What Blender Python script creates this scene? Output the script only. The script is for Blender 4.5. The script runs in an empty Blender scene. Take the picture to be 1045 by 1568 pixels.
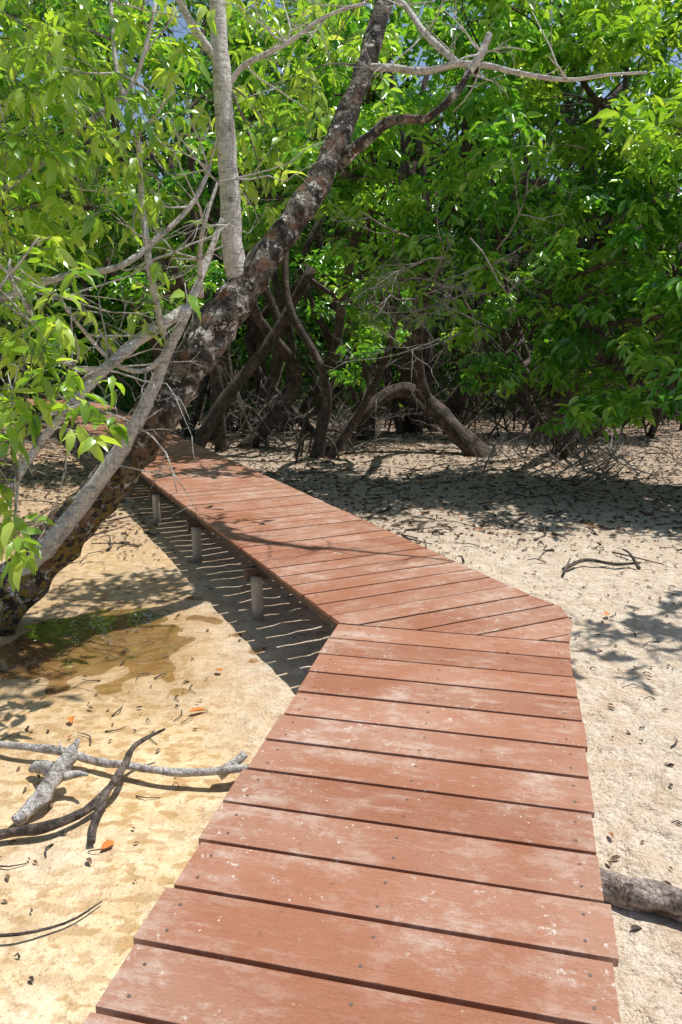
import bpy, math, random
import numpy as np
from mathutils import Vector, noise
rng = np.random.default_rng(7); random.seed(7)
scene = bpy.context.scene
col = scene.collection

# ------------------------------------------------------------------ helpers
def link(o, parent=None):
    col.objects.link(o)
    if parent: o.parent = parent
    return o
def empty(name):
    e = bpy.data.objects.new(name, None); e.empty_display_size = .2
    return link(e)
class NT:
    def __init__(s, name):
        s.m = bpy.data.materials.new(name); s.m.use_nodes = True
        s.nt = s.m.node_tree; s.b = s.nt.nodes['Principled BSDF']; s.out = s.nt.nodes['Material Output']
    def n(s, t, ins=None, **props):
        nd = s.nt.nodes.new(t)
        for k, v in props.items(): setattr(nd, k, v)
        for k, v in (ins or {}).items(): s.set(nd.inputs[k], v)
        return nd
    def set(s, sock, v):
        if isinstance(v, bpy.types.NodeSocket): s.nt.links.new(v, sock)
        else: sock.default_value = v
    def noise(s, vec, scale, detail=4, rough=.55):
        return s.n('ShaderNodeTexNoise', {'Vector': vec, 'Scale': scale, 'Detail': detail, 'Roughness': rough}).outputs['Fac']
    def mr(s, v, a, b, c=0., d=1.):
        return s.n('ShaderNodeMapRange', {0: v, 1: a, 2: b, 3: c, 4: d}).outputs[0]
    def mix(s, f, a, b, mode='MIX'):
        nd = s.n('ShaderNodeMix', data_type='RGBA', blend_type=mode)
        s.set(nd.inputs[0], f); s.set(nd.inputs[6], a); s.set(nd.inputs[7], b)
        return nd.outputs[2]
    def math(s, op, a, b=0.):
        return s.n('ShaderNodeMath', {0: a, 1: b}, operation=op).outputs[0]
    def map(s, vec, sc):
        return s.n('ShaderNodeMapping', {'Vector': vec, 'Scale': sc}).outputs[0]
    def bump(s, h, dist, strength=1.):
        return s.n('ShaderNodeBump', {'Height': h, 'Distance': dist, 'Strength': strength}).outputs[0]
def C(r, g, b): return (r, g, b, 1)

# ------------------------------------------------------------------ materials
def make_leaf(name, dark, mid, light, trans=.42):
    t = NT(name)
    a = t.n('ShaderNodeAttribute', attribute_name='tint').outputs['Fac']
    r = t.n('ShaderNodeValToRGB', {0: a}); e = r.color_ramp.elements
    e[0].position = 0; e[0].color = dark; e[1].position = 1; e[1].color = light
    x = e.new(.5); x.color = mid
    c = r.outputs[0]
    df = t.n('ShaderNodeBsdfDiffuse', {'Color': c}); gl = t.n('ShaderNodeBsdfGlossy', {'Color': C(.9,.95,.85), 'Roughness': .27})
    d2 = t.n('ShaderNodeMixShader', {0: .12, 1: df.outputs[0], 2: gl.outputs[0]})
    tc = t.mix(1., c, C(1.7, 1.5, .5), 'MULTIPLY')
    tr = t.n('ShaderNodeBsdfTranslucent', {'Color': tc})
    mx = t.n('ShaderNodeMixShader', {0: trans, 1: d2.outputs[0], 2: tr.outputs[0]})
    t.nt.links.new(mx.outputs[0], t.out.inputs[0]); t.nt.nodes.remove(t.b)
    return t.m
leaf_near = make_leaf('leaf_near', C(.12,.28,.045), C(.28,.50,.07), C(.48,.64,.15), .5)
leaf_mid = make_leaf('leaf_mid', C(.045,.19,.03), C(.17,.43,.05), C(.38,.61,.11), .45)
leaf_yel = make_leaf('leaf_yellowgreen', C(.11,.27,.03), C(.26,.48,.06), C(.42,.60,.11), .45)
leaf_far = make_leaf('leaf_far', C(.03,.12,.02), C(.10,.28,.04), C(.25,.45,.07), .4)
t = NT('dead_leaf'); a = t.n('ShaderNodeAttribute', attribute_name='tint').outputs['Fac']
r = t.n('ShaderNodeValToRGB', {0: a}); e = r.color_ramp.elements
e[0].color = C(.045,.03,.02); e[1].color = C(.58,.19,.03); x = e.new(.7); x.color = C(.22,.13,.075)
t.set(t.b.inputs['Base Color'], r.outputs[0]); t.b.inputs['Roughness'].default_value = .8
dead_leaf = t.m
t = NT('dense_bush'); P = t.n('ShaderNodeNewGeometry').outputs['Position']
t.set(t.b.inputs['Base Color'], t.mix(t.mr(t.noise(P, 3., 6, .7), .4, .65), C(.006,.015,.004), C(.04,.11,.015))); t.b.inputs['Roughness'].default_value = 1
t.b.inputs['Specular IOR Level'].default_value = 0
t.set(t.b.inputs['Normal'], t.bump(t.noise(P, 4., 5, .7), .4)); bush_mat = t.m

def make_bark(name, dark, light, lo, hi, lichen=False, scale=6., lines=.5):
    t = NT(name); P = t.n('ShaderNodeNewGeometry').outputs['Position']
    big = t.noise(P, scale, 8, .74); fine = t.noise(t.map(P, (1, 1, .35)), 60, 4, .6)
    ring = t.noise(t.map(P, (.6, .6, 3.5)), 14, 4, .6)
    f = t.mr(big, lo, hi)
    c = t.mix(f, dark, light)
    c = t.mix(t.mr(ring, .52, .64, 0, .6), c, dark)
    c = t.mix(t.mr(fine, .35, .65, lines, 0), c, C(.03,.024,.018))
    if lichen:
        z = t.n('ShaderNodeSeparateXYZ', {0: P}).outputs[2]
        m = t.math('MULTIPLY', t.mr(z, 1.6, .5), t.mr(t.noise(P, 22, 5), .48, .55))
        c = t.mix(m, c, C(.30,.21,.04))
        w = t.math('MULTIPLY', t.mr(t.noise(P, 13, 7, .76), .545, .575), t.mr(t.noise(P, 3.3, 3), .42, .5))
        c = t.mix(w, c, C(.78,.75,.68))
        br = t.math('MULTIPLY', t.mr(t.noise(P, 5.5, 5, .6), .57, .64), .75)
        c = t.mix(br, c, C(.22,.11,.055))
    t.set(t.b.inputs['Base Color'], c); t.b.inputs['Roughness'].default_value = .85
    h = t.math('ADD', t.math('MULTIPLY', fine, .6), t.noise(P, 22, 6, .65))
    t.set(t.b.inputs['Normal'], t.bump(h, .045, 1.))
    return t.m
bark_main = make_bark('bark_mottled', C(.032,.024,.018), C(.30,.26,.21), .48, .57, True, 10.)
bark_pale = make_bark('bark_pale', C(.30,.27,.24), C(.90,.86,.80), .32, .48, False, 9., .35)
bark_brown = make_bark('bark_brown', C(.05,.036,.025), C(.22,.16,.12), .42, .62)
bark_grey = make_bark('bark_grey', C(.22,.19,.16), C(.62,.57,.51), .4, .6)
drift = make_bark('driftwood', C(.28,.23,.19), C(.88,.82,.75), .35, .48, False, 12.)
log_mat = make_bark('weathered_log', C(.14,.095,.07), C(.66,.54,.47), .4, .54, False, 11.)
drift_dark = make_bark('driftwood_dark', C(.06,.045,.035), C(.30,.23,.19), .42, .6, False, 12.)

# deck
t = NT('composite_plank')
uv = t.n('ShaderNodeUVMap', uv_map='UVMap').outputs[0]
pt = t.n('ShaderNodeAttribute', attribute_name='tint').outputs['Fac']
P = t.n('ShaderNodeNewGeometry').outputs['Position']
grain = t.noise(t.map(uv, (2.5, 90, 1)), 3., 6, .7)
blot = t.noise(P, 1.6, 3, .55); blot2 = t.noise(t.map(uv, (.6, 1, 1)), 7, 8, .8)
streak = t.noise(t.map(uv, (1, 5, 1)), 3.2, 7, .75)
c = t.mix(pt, C(.36,.135,.066), C(.47,.195,.105))
c = t.mix(t.mr(grain, .35, .68, 0, .45), c, C(.25,.095,.05))
c = t.mix(t.mr(blot, .42, .62, 0, .30), c, C(.58,.38,.28))
dust = t.math('MULTIPLY', t.mr(blot2, .50, .64), t.mr(blot, .38, .58, .2, 1))
c = t.mix(t.math('MULTIPLY', dust, .75), c, C(.66,.52,.43))
c = t.mix(t.mr(streak, .55, .68, 0, .5), c, C(.62,.47,.38))
sp = t.n('ShaderNodeTexVoronoi', {'Vector': P, 'Scale': 30.}).outputs['Distance']
spn = t.math('MULTIPLY', t.mr(sp, .13, .05), t.mr(t.noise(P, 7., 3), .53, .6))
c = t.mix(t.math('MULTIPLY', spn, .85), c, C(.86,.81,.73))
smr = t.math('MULTIPLY', t.mr(t.noise(P, 21, 7, .8), .59, .66), t.mr(t.noise(P, 1.7, 2), .45, .56))
c = t.mix(t.math('MULTIPLY', smr, .85), c, C(.86,.80,.71))
drk = t.mr(t.noise(P, 26, 5, .7), .38, .31)
c = t.mix(t.math('MULTIPLY', drk, .45), c, C(.12,.055,.03))
t.set(t.b.inputs['Base Color'], c); t.b.inputs['Roughness'].default_value = .46
t.b.inputs['Specular IOR Level'].default_value = .5
t.set(t.b.inputs['Normal'], t.bump(t.math('ADD', grain, t.math('MULTIPLY', blot2, .8)), .005, .9))
deck_mat = t.m
t = NT('treated_timber'); P = t.n('ShaderNodeNewGeometry').outputs['Position']
g = t.noise(t.map(P, (1, 1, .2)), 40, 5, .6)
t.set(t.b.inputs['Base Color'], t.mix(g, C(.07,.045,.03), C(.22,.15,.11))); t.b.inputs['Roughness'].default_value = .85
t.set(t.b.inputs['Normal'], t.bump(g, .004)); timber = t.m
t = NT('weathered_post'); P = t.n('ShaderNodeNewGeometry').outputs['Position']
g = t.noise(t.map(P, (1, 1, .25)), 30, 5, .6); z = t.n('ShaderNodeSeparateXYZ', {0: P}).outputs[2]
c = t.mix(g, C(.26,.22,.17), C(.62,.56,.48)); c = t.mix(t.mr(z, .10, .03, 0, .6), c, C(.10,.07,.045))
t.set(t.b.inputs['Base Color'], c); t.b.inputs['Roughness'].default_value = .6; post_mat = t.m
t = NT('screw_steel'); t.b.inputs['Base Color'].default_value = C(.16,.12,.10); t.b.inputs['Roughness'].default_value = .5
t.b.inputs['Metallic'].default_value = .4; screw_mat = t.m

# ground
t = NT('sand'); P = t.n('ShaderNodeNewGeometry').outputs['Position']
s = t.n('ShaderNodeSeparateXYZ', {0: P}); X, Y, Z = s.outputs
n1 = t.noise(P, 1.3, 5, .6); n6 = t.noise(P, 7., 5, .6); n18 = t.noise(P, 20., 5, .68); n45 = t.noise(P, 48., 4, .65); n90 = t.noise(P, 130., 3, .6)
nf = t.noise(t.map(P, (1, 1.6, 1)), 11., 3, .5)
side = t.math('ADD', t.math('ADD', X, t.math('MULTIPLY', Y, .3)), t.math('MULTIPLY', n1, .6))
left = t.mr(side, 1.5, .7)
pale = t.mix(t.mr(n6, .35, .62), C(.80,.62,.44), C(.95,.82,.65))
pale = t.mix(t.mr(n18, .52, .62, 0, .55), pale, C(.55,.40,.27))
pale = t.mix(t.mr(n45, .56, .64, 0, .6), pale, C(.34,.24,.155))
gold = t.mix(t.mr(n6, .38, .62), C(.70,.49,.25), C(.90,.70,.43))
gold = t.mix(t.mr(nf, .50, .57, 0, .8), gold, C(.50,.30,.115))
gold = t.mix(t.mr(n1, .5, .66, 0, .55), gold, C(.92,.79,.60))
gold = t.mix(t.mr(n45, .58, .65, 0, .65), gold, C(.33,.20,.09))
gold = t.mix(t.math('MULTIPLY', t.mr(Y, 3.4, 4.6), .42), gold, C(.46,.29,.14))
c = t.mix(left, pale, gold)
far = t.math('ADD', Y, t.math('MULTIPLY', n1, 3.))  # ground under the trees: litter and soil, plus shade put into the colour
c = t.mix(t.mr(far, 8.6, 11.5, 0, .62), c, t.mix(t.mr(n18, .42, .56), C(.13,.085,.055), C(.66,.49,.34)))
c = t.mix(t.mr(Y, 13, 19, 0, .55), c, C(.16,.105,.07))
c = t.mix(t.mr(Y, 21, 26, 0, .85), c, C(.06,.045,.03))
c = t.mix(t.mr(n90, .35, .6, .25, 0), c, C(.30,.19,.11))
damp = t.math('MULTIPLY', left, t.mr(Z, .002, -.016))
c = t.mix(t.math('MULTIPLY', damp, .50), c, C(.36,.21,.085))
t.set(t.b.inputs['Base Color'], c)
wet = t.math('MAXIMUM', damp, t.math('MULTIPLY', left, t.mr(t.math('ADD', n1, t.math('MULTIPLY', n6, .4)), .62, .74, 0, .7)))
t.set(t.b.inputs['Roughness'], t.mr(wet, 0, 1, .9, .18))
vor = t.n('ShaderNodeTexVoronoi', {'Vector': P, 'Scale': 8.}, feature='SMOOTH_F1').outputs['Distance']
h = t.math('ADD', t.math('ADD', n18, t.math('ADD', t.math('MULTIPLY', n45, .4), t.math('MULTIPLY', n90, .08))), t.math('ADD', t.math('MULTIPLY', vor, .9), t.math('MULTIPLY', nf, -.8)))
bm = t.n('ShaderNodeBump', {'Height': h, 'Distance': .065}); t.set(bm.inputs['Strength'], t.mr(left, 0, 1, .9, .45))
t.set(t.b.inputs['Normal'], bm.outputs[0])
sand = t.m
t = NT('water'); P = t.n('ShaderNodeNewGeometry').outputs['Position']
bn = t.bump(t.noise(P, 6., 2, .5), .01, .3)
fr = t.n('ShaderNodeFresnel', {'IOR': 1.38, 'Normal': bn}); gl = t.n('ShaderNodeBsdfGlossy', {'Roughness': .02, 'Normal': bn}); tp = t.n('ShaderNodeBsdfTransparent', {'Color': C(.93,.88,.78)})
mx = t.n('ShaderNodeMixShader', {0: t.math('MULTIPLY', fr.outputs[0], 3.), 1: tp.outputs[0], 2: gl.outputs[0]})
t.nt.links.new(mx.outputs[0], t.out.inputs[0]); water = t.m

# ------------------------------------------------------------------ mesh tools
def np_mesh(name, V, faces_t, n, mat, parent=None, tint=None, nv=0):
    me = bpy.data.meshes.new(name)
    me.vertices.add(len(V)); me.vertices.foreach_set('co', V.astype(np.float32).ravel())
    tl = np.concatenate([np.array(f) for f in faces_t]); cnt = np.array([len(f) for f in faces_t])
    loops = (tl[None, :] + (np.arange(n) * nv)[:, None]).ravel()
    tot = np.tile(cnt, n); start = np.concatenate([[0], np.cumsum(tot)[:-1]])
    me.loops.add(len(loops)); me.loops.foreach_set('vertex_index', loops.astype(np.int32))
    me.polygons.add(len(tot)); me.polygons.foreach_set('loop_start', start.astype(np.int32))
    try: me.polygons.foreach_set('loop_total', tot.astype(np.int32))
    except Exception: pass
    if tint is not None:
        at = me.attributes.new('tint', 'FLOAT', 'POINT'); at.data.foreach_set('value', np.repeat(tint, nv).astype(np.float32))
    me.update(calc_edges=True); me.validate()
    me.materials.append(mat)
    return link(bpy.data.objects.new(name, me), parent)
def unit(a): return a / (np.linalg.norm(a, axis=1, keepdims=True) + 1e-9)
def leaves(name, pos, axis, L, W, tint, mat, parent=None, hi=False, jit=.45, fold=.22):
    n = len(pos); up = np.array([0, 0, 1.]) + rng.normal(0, jit, (n, 3))
    S = unit(np.cross(axis, up)); N = np.cross(S, axis); N = np.where(N[:, 2:3] < 0, -N, N)
    L = L[:, None]; W = W[:, None]
    b = pos; tp = pos + axis * L - N * L * .12
    f = fold * W
    L1 = pos + axis * L * .30 + S * W * .5 + N * f; R1 = pos + axis * L * .30 - S * W * .5 + N * f
    L2 = pos + axis * L * .68 + S * W * .40 + N * f * .6; R2 = pos + axis * L * .68 - S * W * .40 + N * f * .6
    if hi:
        m1 = pos + axis * L * .32 + N * L * .04; m2 = pos + axis * L * .68 + N * L * .02
        V = np.stack([b, m1, m2, tp, L1, L2, R1, R2], 1).reshape(-1, 3)
        F = [(0, 1, 4), (1, 2, 5, 4), (2, 3, 5), (0, 6, 1), (1, 6, 7, 2), (2, 7, 3)]
        return np_mesh(name, V, F, n, mat, parent, tint, 8)
    V = np.stack([b, L1, L2, tp, R2, R1], 1).reshape(-1, 3)
    return np_mesh(name, V, [(0, 1, 2, 3), (0, 3, 4, 5)], n, mat, parent, tint, 6)
def cluster_leaves(C0, K, Lm, tintc, spread=.05, dlo=-1.25):
    n = len(C0); c = np.repeat(C0, K, 0)
    az = rng.uniform(0, 2 * np.pi, n * K); dz = rng.uniform(dlo, .2, n * K)
    ax = unit(np.stack([np.cos(az), np.sin(az), dz], 1))
    pos = c + rng.normal(0, spread, (n * K, 3)) + ax * .015
    L = Lm * rng.uniform(.6, 1.2, n * K)
    tint = np.clip(np.repeat(tintc, K) + rng.normal(0, .16, n * K), 0, 1)
    return pos, ax, L, tint
def blob_clusters(blobs, density=1.):
    out = []; tn = []
    for (x, y, z, rx, ry, rz) in blobs:
        vol = rx * ry * rz; ns = max(4, int(13 * vol ** .6)); R = np.array([rx, ry, rz])
        d = unit(rng.normal(size=(ns, 3))) * rng.uniform(.35, 1., (ns, 1)) ** .5 * .85
        sc = np.array([x, y, z]) + d * R
        for k in range(ns):
            m = int(density * rng.uniform(.6, 1.4) * 26 * (vol / ns) ** .66 * 2.2)
            if m < 3: m = 3
            sg = .34 * (vol / ns) ** (1 / 3.) * 1.25
            p = sc[k] + rng.normal(0, 1, (m, 3)) * np.array([sg, sg, sg * .55])
            out.append(p); tn.append(np.full(m, rng.uniform(.1, .9)) + rng.normal(0, .08, m))
    return np.concatenate(out), np.clip(np.concatenate(tn), 0, 1)

class Tubes:
    def __init__(s): s.v = []; s.f = []
    def tube(s, pts, rad, sides=8, sub=4, rough=0., freq=4.):
        pts = [Vector(p) for p in pts]; n = len(pts); path = []; rr = []
        if np.isscalar(rad): rad = [rad] * n
        if len(rad) == 2 and n > 2: rad = [rad[0] + (rad[1] - rad[0]) * i / (n - 1) for i in range(n)]
        for i in range(n - 1):
            p0 = pts[max(i - 1, 0)]; p1 = pts[i]; p2 = pts[i + 1]; p3 = pts[min(i + 2, n - 1)]
            for k in range(sub):
                u = k / sub
                path.append(.5 * ((2 * p1) + (p2 - p0) * u + (2 * p0 - 5 * p1 + 4 * p2 - p3) * u * u + (3 * p1 - p0 - 3 * p2 + p3) * u ** 3))
                rr.append(rad[i] * (1 - u) + rad[i + 1] * u)
        path.append(pts[-1]); rr.append(rad[-1])
        prev = None; base = len(s.v); m = len(path)
        for i in range(m):
            tg = (path[min(i + 1, m - 1)] - path[max(i - 1, 0)])
            if tg.length < 1e-7: tg = Vector((0, 0, 1))
            tg.normalize()
            if prev is None:
                prev = tg.orthogonal().normalized()
            a = (prev - tg * prev.dot(tg)).normalized(); b = tg.cross(a); prev = a
            for k in range(sides):
                th = 2 * math.pi * k / sides; dr = a * math.cos(th) + b * math.sin(th)
                r_ = rr[i]
                if rough:
                    q = path[i] + dr * rr[i]
                    r_ *= 1 + rough * noise.noise(q * freq) + rough * .5 * noise.noise(q * freq * 3.1)
                s.v.append(path[i] + dr * r_)
        for i in range(m - 1):
            for k in range(sides):
                k2 = (k + 1) % sides
                s.f.append((base + i * sides + k, base + i * sides + k2, base + (i + 1) * sides + k2, base + (i + 1) * sides + k))
        s.f.append(tuple(base + k for k in range(sides))[::-1]); s.f.append(tuple(base + (m - 1) * sides + k for k in range(sides)))
        return path
    def twig(s, p, d, length, r, depth, kids=3, droop=0., crook=.25):
        p = Vector(p); d = Vector(d).normalized(); pts = [p.copy()]; q = p.copy()
        for i in range(4):
            d = (d + Vector([random.gauss(0, crook) for _ in range(3)]) * .6 + Vector((0, 0, -droop))).normalized()
            q = q + d * length / 4; pts.append(q.copy())
        s.tube(pts, (r, r * .45), 5 if r > .006 else 3, 1)
        if depth > 0:
            for k in range(kids):
                j = random.randint(1, 4)
                nd = (d + Vector([random.gauss(0, .75) for _ in range(3)])).normalized()
                s.twig(pts[j], nd, length * random.uniform(.45, .75), r * .55, depth - 1, kids, droop, crook)
        return q
    def obj(s, name, mat, parent=None):
        me = bpy.data.meshes.new(name); me.from_pydata([tuple(v) for v in s.v], [], s.f)
        me.polygons.foreach_set('use_smooth', [True] * len(me.polygons)); me.materials.append(mat); me.update()
        return link(bpy.data.objects.new(name, me), parent)

# ------------------------------------------------------------------ ground
def gz(x, y):
    rt = min(1, max(0, (x + .3 * y - .6) / .8))
    z = .015 * noise.noise((x * .7, y * .7, 0)) + .012 * noise.noise((x * 2.7, y * 2.7, 5)) + (.007 + .016 * rt) * noise.noise((x * 6, y * 6, 9)) + .009 * rt * noise.noise((x * 14, y * 14, 2))
    z -= .030 * math.exp(-(((x + 1.65) / .75) ** 2 + ((y - 5.1) / .75) ** 2)) + .018 * math.exp(-(((x + 2.5) / .6) ** 2 + ((y - 4.7) / .35) ** 2))
    return z
def axis_pts(a, b, st, far_):
    c = list(np.arange(a, b, st)); g = st; lo = a; hi = c[-1]; L = []; H = []
    while lo > -far_: g *= 1.12; lo -= g; L.append(lo)
    g = st
    while hi < far_: g *= 1.12; hi += g; H.append(hi)
    return L[::-1] + c + H
xs = axis_pts(-3.6, 4.6, .032, 400); ys = axis_pts(0., 9.5, .034, 400)
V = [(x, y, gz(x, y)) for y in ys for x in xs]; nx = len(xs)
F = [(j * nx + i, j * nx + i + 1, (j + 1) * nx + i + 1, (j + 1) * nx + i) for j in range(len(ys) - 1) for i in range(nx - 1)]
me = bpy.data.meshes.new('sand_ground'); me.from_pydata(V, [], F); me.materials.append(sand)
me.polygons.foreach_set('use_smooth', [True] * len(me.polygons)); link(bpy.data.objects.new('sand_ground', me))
pv = [(-1.85 + 1.4 * math.cos(a) , 5.0 + 1.3 * math.sin(a), -.0125) for a in np.linspace(0, 2 * math.pi, 40, endpoint=False)]
me = bpy.data.meshes.new('puddle'); me.from_pydata(pv, [], [tuple(range(40))]); me.materials.append(water)
link(bpy.data.objects.new('puddle', me))

# ------------------------------------------------------------------ boardwalk
bw = empty('boardwalk'); ZD = .5
def clip(poly, n, c):
    out = []
    for i in range(len(poly)):
        p, q = poly[i], poly[(i + 1) % len(poly)]
        dp = p[0] * n[0] + p[1] * n[1] - c; dq = q[0] * n[0] + q[1] * n[1] - c
        if dp <= 0: out.append(p)
        if dp * dq < 0:
            k = dp / (dp - dq); out.append((p[0] + (q[0] - p[0]) * k, p[1] + (q[1] - p[1]) * k))
    return out
PV = []; PF = []; PUV = []; PT = []; screws = []
def planks(org, d, nrm, s0, s1, region, pitch, gap, th, jit=.007, screw_w=(), scr_max=99):
    k = 0; s = s0
    while s < s1:
        jx = random.uniform(-jit, jit)
        reg = [(x + nrm[0] * jx, y + nrm[1] * jx) for x, y in region]
        o = org[0] * d[0] + org[1] * d[1]
        a, b = o + s + gap, o + s + pitch
        sk = random.uniform(-.003, .003)
        dn = (d[0] + nrm[0] * sk, d[1] + nrm[1] * sk); cor = (org[0] * nrm[0] + org[1] * nrm[1] + .6) * sk
        poly = clip(clip(reg, dn, b + cor), (-dn[0], -dn[1]), -a - cor)
        if len(poly) >= 3:
            dz = random.uniform(-.002, .002); bi = len(PV); m = len(poly)
            for zz in (ZD + dz, ZD - th):
                for p in poly: PV.append((p[0], p[1], zz))
            tn = random.random(); off = random.uniform(0, 50)
            def uvf(i):
                p = PV[i]; return ((p[0]-org[0]) * nrm[0] + (p[1]-org[1]) * nrm[1] + off, (p[0]-org[0]) * d[0] + (p[1]-org[1]) * d[1] + off)
            fs = [tuple(range(bi, bi + m)), tuple(range(bi + 2 * m - 1, bi + m - 1, -1))]
            for i in range(m):
                j = (i + 1) % m; fs.append((bi + i, bi + m + i, bi + m + j, bi + j))
            for f in fs: PF.append(f); PUV.extend([uvf(i) for i in f])
            PT.extend([tn] * (2 * m))
            if s < scr_max:
                for w in screw_w:
                    for q in (.28, .74):
                        ss = s + pitch * q; screws.append((org[0] + d[0] * ss + nrm[0] * (w + random.uniform(-.008, .008)), org[1] + d[1] * ss + nrm[1] * w, ZD + dz))
        s += pitch; k += 1
CL = (-.007, 4.175)
d1 = (.2266, .974); n1_ = (.974, -.2266); W1 = 1.265
d2 = (-.4305, .9026); n2_ = (.9026, .4305)
def at(o, d, s, n, w): return (o[0] + d[0] * s + n[0] * w, o[1] + d[1] * s + n[1] * w)
reg1 = [at(CL, d1, -7, n1_, 0), at(CL, d1, -7, n1_, W1), at(CL, d1, 0, n1_, W1 - .01), CL]
planks(CL, d1, n1_, -.222 * 31, -.01, reg1, .222, .016, .026, .011, (.07, .62, 1.19))
E1 = at(CL, d1, .013, n1_, W1 - .02)
reg2 = [at(CL, d1, .013, n1_, 0), E1, (1.318, 4.20), (1.325, 4.47), (1.20, 4.65), (-5.4, 18.2), at(CL, d2, 15, n2_, 0)]
planks(CL, d2, n2_, -.222 * 4, 15, reg2, .205, .015, .022, .006, (.07, .60, 1.10), 6)
CL2 = at(CL, d2, 15, n2_, 0); d3 = (-.87, .493); n3_ = (.493, .87)
reg3 = [at(CL2, d2, .015, n2_, -.1), at(CL2, d2, .015, n2_, 1.2), at(CL2, d3, 1., n3_, 1.2), at(CL2, d3, 9, n3_, 1.2), at(CL2, d3, 9, n3_, 0), (CL2[0]-.02, CL2[1])]
planks(CL2, d3, n3_, -1, 9, reg3, .205, .018, .02, .006)
me = bpy.data.meshes.new('deck_planks'); me.from_pydata(PV, [], PF)
uvl = me.uv_layers.new(name='UVMap'); uvl.data.foreach_set('uv', np.array(PUV, dtype=np.float32).ravel())
at_ = me.attributes.new('tint', 'FLOAT', 'POINT'); at_.data.foreach_set('value', PT)
me.materials.append(deck_mat); o = link(bpy.data.objects.new('deck_planks', me), bw)
bv = o.modifiers.new('b', 'BEVEL'); bv.width = .003; bv.segments = 2; bv.limit_method = 'ANGLE'
SV = []; SF = []
for (x, y, z) in screws:
    b = len(SV)
    for k in range(8): SV.append((x + .0055 * math.cos(k * math.pi / 4), y + .0055 * math.sin(k * math.pi / 4), z + .0012))
    SF.append(tuple(range(b, b + 8)))
me = bpy.data.meshes.new('screws'); me.from_pydata(SV, [], SF); me.materials.append(screw_mat); link(bpy.data.objects.new('screws', me), bw)
BV = []; BF = []
def beam(p, q, w, z0, z1):
    p = Vector((p[0], p[1], 0)); q = Vector((q[0], q[1], 0)); d = (q - p).normalized(); n = Vector((-d.y, d.x, 0)) * w / 2; b = len(BV)
    for zz in (z0, z1):
        for v in (p - n, q - n, q + n, p + n): BV.append((v.x, v.y, zz))
    BF.extend([(b+3, b+2, b+1, b), (b+4, b+5, b+6, b+7), (b, b+1, b+5, b+4), (b+1, b+2, b+6, b+5), (b+2, b+3, b+7, b+6), (b+3, b, b+4, b+7)])
for w in (.07, .62, 1.19): beam(at(CL, d1, -6.5, n1_, w), at(CL, d1, -.03, n1_, w), .05, .37, .472)
for w in (.09, .60, 1.08): beam(at(CL, d2, .12, n2_, w), at(CL, d2, 14.9, n2_, w), .05, .39, .476)
posts = Tubes()
def post(x, y, r=.044):
    posts.tube([(x, y, -.3), (x + .003, y, .1), (x, y + .004, .332)], r, 16, 3, .04, 6)
for i in range(9):
    s_ = 1.53 + i * 1.68
    for w in (.04, 1.08): post(*at(CL, d2, s_, n2_, w))
    beam(at(CL, d2, s_ + .08, n2_, -.02), at(CL, d2, s_ + .08, n2_, 1.17), .06, .29, .388)
for i in range(4):
    s_ = -.5 - i * 1.68
    for w in (.1, 1.15): post(*at(CL, d1, s_, n1_, w))
    beam(at(CL, d1, s_ + .08, n1_, .02), at(CL, d1, s_ + .08, n1_, 1.24), .06, .27, .368)
me = bpy.data.meshes.new('joists_and_bearers'); me.from_pydata(BV, [], BF); me.materials.append(timber); link(bpy.data.objects.new('joists_and_bearers', me), bw)
posts.obj('posts', post_mat, bw)

# ------------------------------------------------------------------ leaning tree
tree = empty('leaning_tree')
T = Tubes()
T.tube([(-2.85,5.35,-.15),(-2.64,5.41,0.03),(-2.24,5.47,.43),(-1.86,5.56,.85),(-1.53,5.65,1.24),(-1.23,5.80,1.68),(-.95,5.96,2.12),(-.74,6.13,2.435),(-.46,6.32,2.81),(-.21,6.51,3.19),(-.01,6.72,3.66),(.20,6.94,4.20),(.35,7.17,4.75),(.48,7.4,5.32),(.7,7.6,6.0)],
       [.24,.20,.17,.15,.145,.15,.145,.135,.105,.098,.09,.078,.068,.06,.04], 24, 8, .30, 6)
T.tube([(-.01,6.68,3.43),(.19,6.59,3.56),(.39,6.52,3.69),(.65,6.41,3.68),(.84,6.34,3.82),(.95,6.38,3.99)], [.06,.045,.038,.033,.028,.026], 10, 5, .3, 8)
T.obj('main_trunk', bark_main, tree)
T = Tubes()
T.tube([(-.74,6.12,2.36),(-.81,6.14,2.72),(-.82,6.17,3.09),(-.85,6.23,3.55),(-.865,6.26,3.91),(-.89,6.33,4.23),(-.91,6.42,4.65),(-.95,6.5,5.3)], [.095,.08,.075,.072,.067,.064,.055,.04], 14, 6, .12, 8)
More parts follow.
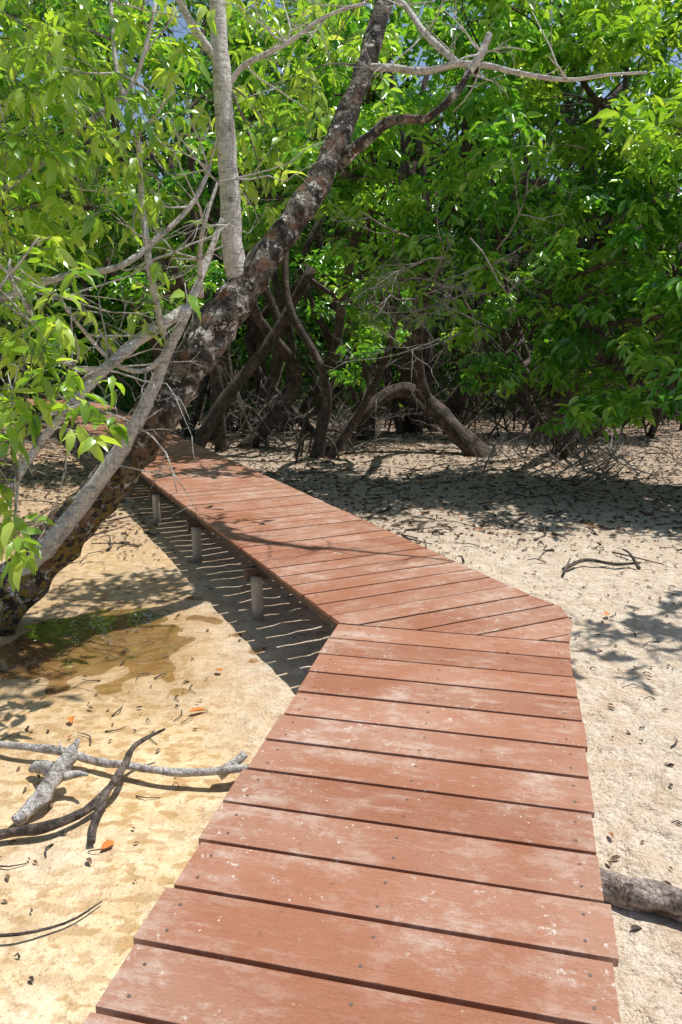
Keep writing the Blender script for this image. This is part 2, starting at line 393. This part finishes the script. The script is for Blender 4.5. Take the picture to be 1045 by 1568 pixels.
limbs = [
 ([(-.89,6.28,4.02),(-1.04,6.22,4.21),(-1.18,6.18,4.47),(-1.3,6.1,4.8)], (.035,.02)),
 ([(-.82,6.30,3.875),(-.70,6.28,4.0),(-.386,6.26,4.14),(-.10,6.25,4.31),(.18,6.27,4.40)], (.024,.012)),
 ([(.95,6.38,3.99),(1.04,6.41,4.12),(1.10,6.44,4.26)], (.034,.022)),
 ([(.22,6.92,4.18),(.40,6.71,4.11),(.635,6.55,4.04),(.87,6.45,4.06),(1.08,6.39,4.03),(1.32,6.27,3.94),(1.62,6.15,3.865),(1.87,6.04,3.865),(2.11,5.94,3.85)], (.032,.009)),
 ([(.30,7.05,4.8),(.51,6.93,4.62),(.64,6.67,4.34),(.87,6.45,4.06)], (.022,.026)),
 ([(-2.45,5.40,.25),(-2.10,5.35,.60),(-1.87,5.38,.87),(-1.60,5.41,1.22),(-1.43,5.46,1.48),(-1.31,5.56,1.74),(-1.20,5.63,2.01),(-1.086,5.67,2.23),(-.94,5.87,2.65),(-.857,5.98,2.90)], (.075,.018)),
 ([(-1.09,5.67,2.26),(-1.33,5.43,2.08),(-1.54,5.18,1.87),(-1.72,5.03,1.65),(-1.925,4.97,1.41),(-2.09,4.8,1.1)], (.045,.02)),
 ([(-2.3,5.1,2.25),(-1.8,5.21,2.445),(-1.425,5.22,2.51),(-1.22,5.36,2.68),(-1.0,5.52,2.92),(-.89,5.68,3.18)], (.024,.014)),
 ([(-1.22,5.5,2.1),(-1.25,5.33,2.56),(-1.30,5.43,2.97),(-1.3,5.4,3.32),(-1.43,5.5,3.72),(-1.47,5.6,4.17)], (.026,.012)),
 ([(-2.2,5.05,2.85),(-1.89,5.26,3.12),(-1.63,5.43,3.4),(-1.35,5.6,3.7),(-1.2,5.7,4.2)], (.022,.012)),
 ([(-1.2,5.6,2.0),(-1.35,5.5,1.85),(-1.5,5.3,1.9),(-1.62,5.1,2.1),(-1.7,4.9,2.3)], (.02,.01)),
 ([(-1.0,5.8,2.35),(-.98,5.7,2.6),(-.93,5.6,2.8),(-.84,5.7,3.1)], (.022,.01)),
 ([(-1.54,5.18,1.87),(-1.62,4.8,1.9),(-1.65,4.45,2.1),(-1.75,4.3,2.4)], (.018,.008)),
 ([(-1.72,5.03,1.65),(-1.75,4.5,1.6),(-1.7,4.15,1.5),(-1.7,3.95,1.1)], (.016,.006)),
 ([(-.92,6.42,4.7),(-.8,6.1,4.95),(-.6,5.7,5.1),(-.3,5.5,5.2)], (.03,.012)),
 ([(-.92,6.42,4.7),(-1.1,6.0,4.9),(-1.2,5.5,5.0)], (.025,.01)),
]
allp = []
for pts, rd in limbs:
    pa = T.tube(pts, rd, 8, 5, .2, 9); allp += pa
for pts, rd in limbs:
    k = 5 if pts[0][0] > .2 else 9
    for i in range(k):
        a = Vector(random.choice(pts[1:])); T.twig(a, (random.gauss(0, 1), random.gauss(0, .7), random.gauss(.25, .6)), random.uniform(.25, .6), .008, 2, 2)
nb = [(-1.85,5.5,3.93,.40),(-1.38,5.85,4.05,.32),(-1.48,5.4,3.36,.34),(-1.95,5.2,3.43,.38),(-1.2,6.2,3.6,.2),(-.58,6.8,3.66,.30),(-.40,7.0,4.13,.34),
      (-1.22,5.7,3.1,.22),(-1.63,5.3,2.99,.34),(-1.80,4.5,2.45,.26),(-1.62,4.25,2.15,.25),(-1.62,4.1,1.85,.25),(-1.55,4.15,1.68,.24),(-1.68,3.95,1.42,.22),
      (-1.70,3.9,1.08,.18),(-.60,6.75,3.2,.24),(-1.35,5.35,2.25,.2),(-.05,7.3,4.5,.35),(-2.0,4.9,2.8,.35),(-1.6,6.3,4.7,.4),(-.6,7.0,4.7,.36),(-2.1,5.4,2.1,.3),(-2.2,5.6,4.3,.45),(-1.75,4.9,3.2,.25),
      (-.4,5.4,5.3,.34),(-1.1,5.2,5.2,.36)]
cl = []; tw = Tubes()
for (x, y, z, r_) in nb:
    ctr = Vector((x, y, z)); near = min(allp, key=lambda p: (p - ctr).length)
    tw.tube([near, (near + ctr) / 2 + Vector((0, 0, .06)), ctr], (.01, .005), 5, 3)
    for k in range(int(20 * (r_ / .3) ** 2)):
        q = ctr + Vector([max(-1.6, min(1.6, random.gauss(0, .62))) * r_ for _ in range(3)])
        tw.tube([ctr.lerp(q, .25), ctr.lerp(q, .65) + Vector((0, 0, .03)), q], (.004, .002), 3, 1); cl.append(tuple(q))
cl = np.array(cl); pos, ax, L, tn = cluster_leaves(cl, 6, .155, np.clip(rng.normal(.58, .24, len(cl)), 0, 1), .02, -1.9)
leaves('foliage', pos, ax, L, L * .33, tn, leaf_near, tree, hi=True)
T.obj('pale_limbs', bark_pale, tree); tw.obj('leaf_twigs', bark_grey, tree)

# ------------------------------------------------------------------ mangrove trees
def mangrove(base, stems, blobs, mat, dens=1., Lm=.17, K=8):
    e = empty('mangrove_tree'); T = Tubes()
    tips = []
    for pts, rd in stems:
        tips += T.tube(pts, rd, 9, 5, .25, 4)
    for (x, y, z, rx, ry, rz) in blobs:
        c_ = Vector((x, y, z)); near = min(tips, key=lambda p: (p - c_).length + abs(p.z - c_.z) * .3)
        m_ = (near + c_) / 2 + Vector((random.gauss(0, .2), random.gauss(0, .2), -.2))
        pa = T.tube([near, m_, c_], (.05, .025), 6, 4, .2, 5)
        for k in range(7):
            T.twig(random.choice(pa[2:]), (random.gauss(0, 1), random.gauss(-.2, 1), random.gauss(.1, .7)), random.uniform(.6, 1.3) * rx * .6, .018, 2, 3)
    b = Vector(base)
    for k in range(7):
        a = random.uniform(0, 6.28); R = random.uniform(.3, .9); h = random.uniform(.3, .9)
        T.tube([b + Vector((0, 0, h)), b + Vector((math.cos(a) * R * .6, math.sin(a) * R * .6, h * .8)), b + Vector((math.cos(a) * R, math.sin(a) * R, -.05))], (.03, .018), 6, 4, .2, 6)
    T.obj('trunk_and_branches', bark_brown, e)
    cc, tc = blob_clusters(blobs, dens); cc[:, 2] = np.maximum(cc[:, 2], .35)
    pos, ax, L, tn = cluster_leaves(cc, K, Lm, tc, .05)
    leaves('foliage', pos, ax, L, L * .36, tn, mat, e)
    return e, len(pos)
def stem(base, top, r, bow=.3):
    b = Vector(base); t_ = Vector(top); m1 = b.lerp(t_, .33) + Vector((random.gauss(0, bow), random.gauss(0, bow), 0)); m2 = b.lerp(t_, .66) + Vector((random.gauss(0, bow), random.gauss(0, bow), 0))
    return ([b, m1, m2, t_], (r, r * .45))
trees = [
 ((3.95,14.2,0), [stem((3.9+random.gauss(0,.25),14.0+random.gauss(0,.3),-.1),(3.9+random.gauss(0,1.8),12+random.gauss(0,.8),random.uniform(2.5,4.5)),.05,.25) for _ in range(11)],
  [(3.9,10.7,1.85,1.5,1.0,.85),(2.5,11.7,2.0,1.0,.9,.8),(5.0,9.4,1.75,1.2,1.0,.95),(3.5,11.3,3.4,1.6,1.2,1.0),(5.2,10.3,3.9,1.7,1.4,1.3),(6.8,10.5,3,1.6,1.6,2),(3.2,10.2,2.9,.9,.7,.7),
   (4.1,8.9,1.35,.8,.6,.5),(3.1,9.9,1.35,.75,.6,.45),(4.6,8.7,2.5,.9,.7,.8),(1.9,11.2,1.5,.5,.5,.4),(3.7,9.3,2.3,.8,.6,.6)], leaf_mid, 1.6),
 ((4.6,15.5,0), [stem((4.6,15.5,-.1),(4.2,12.5,5),.14)], [(3.4,11.2,5.1,1.6,1.2,1.0),(5.0,11.5,6.0,1.4,1.2,1.0),(2.8,11.5,6.6,1.3,1.1,.9),(3.9,9.6,4.5,.9,.7,.6),(4.3,12.5,7.0,1.0,.9,.6)], leaf_yel, 1.5),
 ((-.36,13.5,0), [([(-.40,13.5,-.1),(-.3,13.5,.8),(-.1,13.4,1.8),(.1,13.2,3.0),(.5,12.8,4.6)],(.12,.06)), stem((-.5,13.6,-.1),(-.9,14,4),.09), stem((-.25,13.4,-.1),(.9,12.3,3.2),.08),
   ([(2.6,13.6,-.1),(2.1,13.9,.35),(1.6,14.2,.85),(1.1,14.3,1.1),(.5,14.1,.8),(-.3,13.7,.05)],(.2,.09)), ([(1.5,14.2,.95),(1.3,13.8,1.9),(1.5,13,3),(1.8,12.4,4.5)],(.12,.05))],
  [(1.4,11.3,2.9,1.0,.9,.75),(.4,11.8,3.8,1.1,1.0,.9),(1.7,11.0,4.5,1.2,1.1,1.),(.4,11.8,5.6,1.4,1.2,1.0),(2.0,11.4,6.3,1.3,1.2,1.),(.35,13,1.7,.4,.4,.5),(-.7,11.8,4.6,.9,.9,.7),(-.4,9.9,4.35,.8,.7,.4),(-1.1,10.7,4.3,.7,.6,.4),(.6,12.2,2.6,.7,.6,.5)], leaf_mid, 1.5),
 ((-1.9,14.5,0), [stem((-1.9,14.6,-.1),(-.9,13.8,4),.14), stem((-2.2,14.2,-.1),(-3.4,13.6,4.5),.12), stem((-1.6,14.8,-.1),(-1.9,14.5,5.5),.1), ([(-2.7,13.8,-.1),(-2.0,13.8,1.0),(-1.2,13.9,2.0),(-.5,14,3.2)],(.13,.08))],
  [(-2,12.2,3.8,1.4,1.1,.9),(-4.0,12.0,4.0,1.4,1.2,1.),(-1.2,12.8,5.6,1.4,1.2,1.1),(-3.5,13,6.2,1.7,1.4,1.1),(-2.9,15,2.9,1.4,.8,.8),(-.3,15,3.0,1.0,.7,.7),(.8,15.2,2.6,1.,.6,.8)], leaf_mid, 1.3),
 ((-6.5,13,0), [stem((-6.6,13.2,-.1),(-6.2,12.2,5),.15,.2), stem((-6.3,12.8,-.1),(-7.4,10.8,3),.1), stem((-6.2,12.8,-.1),(-5,11.,3.2),.08)],
  [(-6.4,12,3,1.5,1.3,1.4),(-6,12.3,5.5,1.9,1.6,1.4),(-7.5,10,2.4,1.4,1.4,1.4),(-4.7,10.4,3.4,.9,.8,.9),(-4.3,9.6,2.6,.7,.6,.6)], leaf_mid, 1.2),
 ((-10,8.5,0), [stem((-10,8.5,-.1),(-9.4,8.2,4.5),.16,.2)], [(-9.5,8.2,4.2,1.8,1.8,1.8),(-8.6,9.2,2.2,1.4,1.4,1.2)], leaf_mid, .5),
 ((6.6,6.8,0), [stem((6.6,6.9,-.1),(5.0,6.6,4.7),.13,.2), ([(5.3,6.6,4.2),(4.6,6.4,4.9),(3.9,6.2,5.0),(3.3,6.1,4.8)],(.05,.015))], [(3.5,6.1,4.75,.75,.7,.35),(4.6,6.5,4.9,.9,.8,.5),(5.6,6.8,4.6,1.1,1,.9)], leaf_mid, .95),
 ((9.5,12,0), [stem((9.5,12,-.1),(8.8,11.5,4.5),.16,.2)], [(8.6,11.3,4.2,1.8,1.8,2),(8.6,9.6,2.2,1.6,1.4,1.4)], leaf_mid, .5),
 ((1.8,17,0), [stem((1.7,17.2,-.1),(1.5,16.5,6),.15,.4), stem((2.3,17,-.1),(3.5,16.5,5),.12,.4), stem((1.3,16.8,-.1),(.3,16.5,4.5),.1,.4)],
  [(1.5,17,4.5,2.,.8,1.3),(4.,17,3.8,1.8,.8,1.4),(3.,17,7,2.2,.8,1.5),(6.0,16,2.8,1.6,.8,1.2),(6.4,17,5.6,2,.8,1.6),(5.5,17,7.8,1.6,.8,1.0)], leaf_far, 1.),
 ((-1.5,17.5,0), [stem((-1.7,17.6,-.1),(-1.5,16.5,6),.15,.4), stem((-1.3,17.6,-.1),(0,16.5,5),.12,.4), stem((-2.3,17,-.1),(-3,16.5,4.5),.1,.4)],
  [(-1,17.5,4.8,2.,.8,1.3),(-3.6,17.5,5.0,1.8,.8,1.4),(-1.5,17.5,7.6,2.4,.8,1.6),(-5.,17.5,8,2.2,.8,1.6),(-7.5,16.5,5,2,1.,1.8)], leaf_far, 1.),
]
for b_, st_, bl_, m_, dn_ in trees:
    far_t = m_ is leaf_far
    mangrove(b_, st_, bl_, m_, dn_ * (.6 if far_t else .60), .25 if far_t else .205, 8)
D = Tubes()
for i in range(16):
    D.twig((1.4+random.gauss(0,.35),10.0+random.gauss(0,.4),2.6+random.gauss(0,.5)),(-.6+random.gauss(0,.6),-.4,.1+random.gauss(0,.6)),random.uniform(.6,1.1),.013,3,3)
for i in range(30):
    D.twig((3.4+random.gauss(0,1.1),12.2+random.gauss(0,.8),-.02),(random.gauss(0,.9),random.gauss(-.3,.5),.6),random.uniform(.5,1.1),.016,3,3)
for i in range(24):
    D.twig((-1.0+random.gauss(0,1.2),14.8+random.gauss(0,.9),-.02),(random.gauss(0,.9),random.gauss(-.3,.5),.8),random.uniform(.6,1.3),.018,3,3)
D.obj('dead_twigs', bark_grey)

# ------------------------------------------------------------------ distant tree line
far = empty('distant_trees'); T = Tubes()
for i in range(90):
    x = random.uniform(-30, 32) if i > 40 else random.uniform(-4, 9); y = random.uniform(16, 30) if i > 40 else random.uniform(15.5, 20); h = random.uniform(4, 8)
    if abs(x + 7) < 2.2 and y < 21: continue
    T.tube([(x, y, -.1), (x + random.gauss(0, .6), y, h * .3), (x + random.gauss(0, .8), y, h * .6), (x + random.gauss(0, 1), y, h)], (random.uniform(.05, .15), .05), 7, 3, .2, 3)
for i in range(240):
    x = random.uniform(-10, 14); y = random.uniform(16, 22)
    if abs(x + 7) < 2. : continue
    T.twig((x, y, -.05), (random.gauss(0, .6), random.gauss(0, .4), 1), random.uniform(.9, 2.2), .025, 2, 2)
T.obj('trunks', bark_brown, far)
def topf(x, y): return 10.8 + 2.2 * np.sin(x * .45 + 1) + 1.2 * np.sin(x * 1.3) + .7 * np.sin(x * 3.1 + y) - 4. * np.clip((x - 8) / 3, 0, 1)
n = 80000; x = rng.uniform(-30, 33, n); y = 21 + rng.uniform(0, 1, n) ** 1.5 * 8
u = rng.uniform(0, 1, n); z = topf(x, y) * u
g = np.sin(x * 1.9 + np.sin(z * 1.3) * 1.5) * np.sin(z * 1.7 + x * .7 + y) + .6 * np.sin(x * 4.1 + z * 2.7)
keep = (g > -.9) | (z < 4); pos = np.stack([x, y, z], 1)[keep] + rng.normal(0, .12, (keep.sum(), 3)); gk = g[keep]; pos[:, 2] = np.abs(pos[:, 2])
n = len(pos); az = rng.uniform(0, 2 * np.pi, n); ax = unit(np.stack([np.cos(az), np.sin(az), rng.uniform(-1.3, .3, n)], 1))
leaves('foliage', pos, ax, rng.uniform(.26, .42, n), rng.uniform(.11, .18, n), np.clip(.45 + gk * .22 + rng.normal(0, .15, n), 0, 1), leaf_far, far)
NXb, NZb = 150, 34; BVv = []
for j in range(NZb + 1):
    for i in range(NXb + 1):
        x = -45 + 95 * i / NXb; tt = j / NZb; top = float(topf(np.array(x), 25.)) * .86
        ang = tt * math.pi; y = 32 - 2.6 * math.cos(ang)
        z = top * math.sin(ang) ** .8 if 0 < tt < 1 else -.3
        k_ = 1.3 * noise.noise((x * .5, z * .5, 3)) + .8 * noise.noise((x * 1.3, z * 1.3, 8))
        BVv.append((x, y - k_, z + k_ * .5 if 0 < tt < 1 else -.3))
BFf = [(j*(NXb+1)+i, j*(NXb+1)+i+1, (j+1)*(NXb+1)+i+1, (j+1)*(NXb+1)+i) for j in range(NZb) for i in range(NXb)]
me = bpy.data.meshes.new('thicket_backdrop'); me.from_pydata(BVv, [], BFf); me.materials.append(bush_mat); link(bpy.data.objects.new('thicket_backdrop', me), far)  # added dark foliage mass behind the leaves, blocks sky and keeps gaps dark

# ------------------------------------------------------------------ driftwood and debris
B = Tubes()
B.tube([(-2.1,3.72,.05),(-1.815,3.65,.05),(-1.41,3.545,.07),(-1.2,3.47,.055),(-1.045,3.41,.07),(-.746,3.33,.08),(-.42,3.34,.10)], [.017,.019,.022,.019,.02,.018,.022], 10, 5, .35, 14)
B.tube([(-.58,3.35,.06),(-.50,3.37,.11),(-.46,3.40,.14)], (.03,.02), 8, 3, .3, 14)
B.obj('fallen_branch', drift)
B = Tubes()
B.tube([(-1.42,3.02,.03),(-1.36,3.1,.06),(-1.31,3.26,.11),(-1.27,3.33,.18),(-1.235,3.36,.24)], [.022,.032,.042,.03,.006], 10, 5, .6, 18)
B.tube([(-1.30,3.26,.1),(-1.22,3.27,.11),(-1.16,3.23,.13)], (.026,.006), 8, 4, .5, 18)
B.tube([(-1.31,3.28,.1),(-1.42,3.38,.08),(-1.50,3.42,.04)], (.045,.02), 8, 4, .6, 16)
B.tube([(-1.28,3.31,.15),(-1.33,3.36,.22)], (.018,.005), 6, 4, .4, 18)
B.obj('driftwood_stump', drift)
B = Tubes()
B.tube([(-1.75,2.84,.04),(-1.435,2.92,.04),(-1.236,2.97,.05),(-1.10,3.09,.06),(-1.02,3.26,.12),(-1.0,3.45,.15),(-.88,3.58,.17)], [.02,.024,.022,.02,.018,.013,.006], 9, 5, .35, 12)
B.tube([(-1.05,3.16,.09),(-1.06,3.02,.06),(-1.04,2.88,.03)], (.02,.016), 8, 4, .35, 12)
B.obj('crooked_branch', drift_dark)
B = Tubes()
B.tube([(.72,2.74,.05),(.95,2.62,.055),(1.2,2.5,.055),(1.5,2.36,.05),(1.8,2.25,.045)], [.05,.053,.054,.05,.045], 20, 8, .4, 14)
B.obj('driftwood_log', log_mat)
B = Tubes()
B.tube([(2.0,6.75,.03),(2.25,6.95,.06),(2.5,6.85,.05),(2.75,6.9,.05)], (.02,.012), 7, 4, .25, 12)
B.tube([(2.7,6.8,.02),(2.66,6.95,.12),(2.6,7.0,.15)], (.018,.006), 6, 3, .2, 12)
B.tube([(1.95,6.6,.02),(2.1,6.9,.09)], (.012,.006), 6, 3)
B.obj('fallen_branch', drift_dark)
B = Tubes()
for i in range(1100):
    x = random.uniform(-9, 9); y = random.uniform(7.0, 17)
    if -.477*(y-4.175)-.2 < x < -.477*(y-4.175)+1.5: continue
    a = random.uniform(0, 6.28); l = random.uniform(.08, .6); z = gz(x, y) + .012
    B.tube([(x, y, z), (x + l*.5*math.cos(a), y + l*.5*math.sin(a), z + random.uniform(0, .06)), (x + l*math.cos(a+.3), y + l*math.sin(a+.3), z + random.uniform(-.01, .06))], (random.uniform(.004, .016), .004), 5, 2)
for i in range(380):
    x = random.uniform(-3.2, 4.5); y = random.uniform(1.2, 8)
    if -.6 < x < 1.4 and y < 5: continue
    a = random.uniform(0, 6.28); l = random.uniform(.02, .18); z = gz(x, y) + .006
    B.tube([(x, y, z), (x + l*.5*math.cos(a), y + l*.5*math.sin(a), z + random.uniform(0, .02)), (x + l*math.cos(a+.4), y + l*math.sin(a+.4), z)], (random.uniform(.002, .006), .002), 5, 2)
B.tube([(-1.5,2.42,.015),(-1.2,2.36,.03),(-1.0,2.43,.02),(-.9,2.55,.015)], (.008,.003), 6, 4)
B.obj('scattered_twigs', drift_dark)
def litter(n, x0, x1, y0, y1):
    x = rng.uniform(x0, x1, n); y = rng.uniform(y0, y1, n); return x, y
xa, ya = litter(22000, -10, 11, 7.2, 20); xb, yb = litter(1500, -3.4, 5, 1.0, 8.5)
x = np.concatenate([xa, xb]); y = np.concatenate([ya, yb])
e1 = -.477 * (y - 4.175); on = ((x > e1 - .05) & (x < e1 + 1.4) & (y > 4.1)) | ((x > -.7) & (x < 1.0) & (y <= 4.9)) | ((x > -.7) & (x < 1.36) & (y <= 4.9) & (y > 3))
x = x[~on]; y = y[~on]; n = len(x)
z = np.array([gz(a, b) for a, b in zip(x, y)]) + .012
az = rng.uniform(0, 6.28, n); ax = unit(np.stack([np.cos(az), np.sin(az), rng.normal(0, .15, n)], 1)); L = rng.uniform(.03, .10, n) * np.where(y < 8, .5, 1)
leaves('leaf_litter', np.stack([x, y, z], 1), ax, L, L * .42, rng.uniform(0, .88, n), dead_leaf, None, jit=.25, fold=.3)
pp = np.array([(-.86,4.05,.02),(-1.9,6.0,.02),(-1.47,2.75,.02),(2.0,5.6,.02),(-.95,2.9,.02),(-1.5,4.0,.02),(-.75,4.6,.02)]); az = np.array([.5, 2., 3.6, 1., 4., 5., 2.5]); ax = np.stack([np.cos(az), np.sin(az), az*0], 1)
leaves('fallen_orange_leaves', pp, ax, np.array([.11,.1,.1,.1,.07,.07,.06]), np.full(7, .04), np.ones(7), dead_leaf, None, jit=.1)

# ------------------------------------------------------------------ light, sky, camera
sd = Vector((.16, .09, .5)).normalized()
sl = bpy.data.lights.new('sun', 'SUN'); sl.energy = 5.0; sl.angle = math.radians(.5); sl.color = (1, .975, .93)
so = link(bpy.data.objects.new('sun', sl)); so.rotation_euler = sd.to_track_quat('Z', 'Y').to_euler()
w = bpy.data.worlds.new('World'); scene.world = w; w.use_nodes = True
bg = w.node_tree.nodes['Background']; sky = w.node_tree.nodes.new('ShaderNodeTexSky'); sky.sky_type = 'NISHITA'; sky.sun_disc = False
sky.sun_elevation = math.asin(sd.z); sky.sun_rotation = math.atan2(sd.x, sd.y)
w.node_tree.links.new(sky.outputs[0], bg.inputs[0]); bg.inputs[1].default_value = .115
cam = bpy.data.cameras.new('camera'); cam.sensor_fit = 'VERTICAL'; cam.sensor_height = 36; cam.lens = 27.55; cam.clip_end = 2000
co = link(bpy.data.objects.new('camera', cam)); co.location = (0, 0, 2.1); co.rotation_euler = (math.radians(90 - 12.86), 0, 0)
scene.camera = co
scene.view_settings.view_transform = 'Standard'; scene.view_settings.look = 'None'; scene.view_settings.exposure = 0
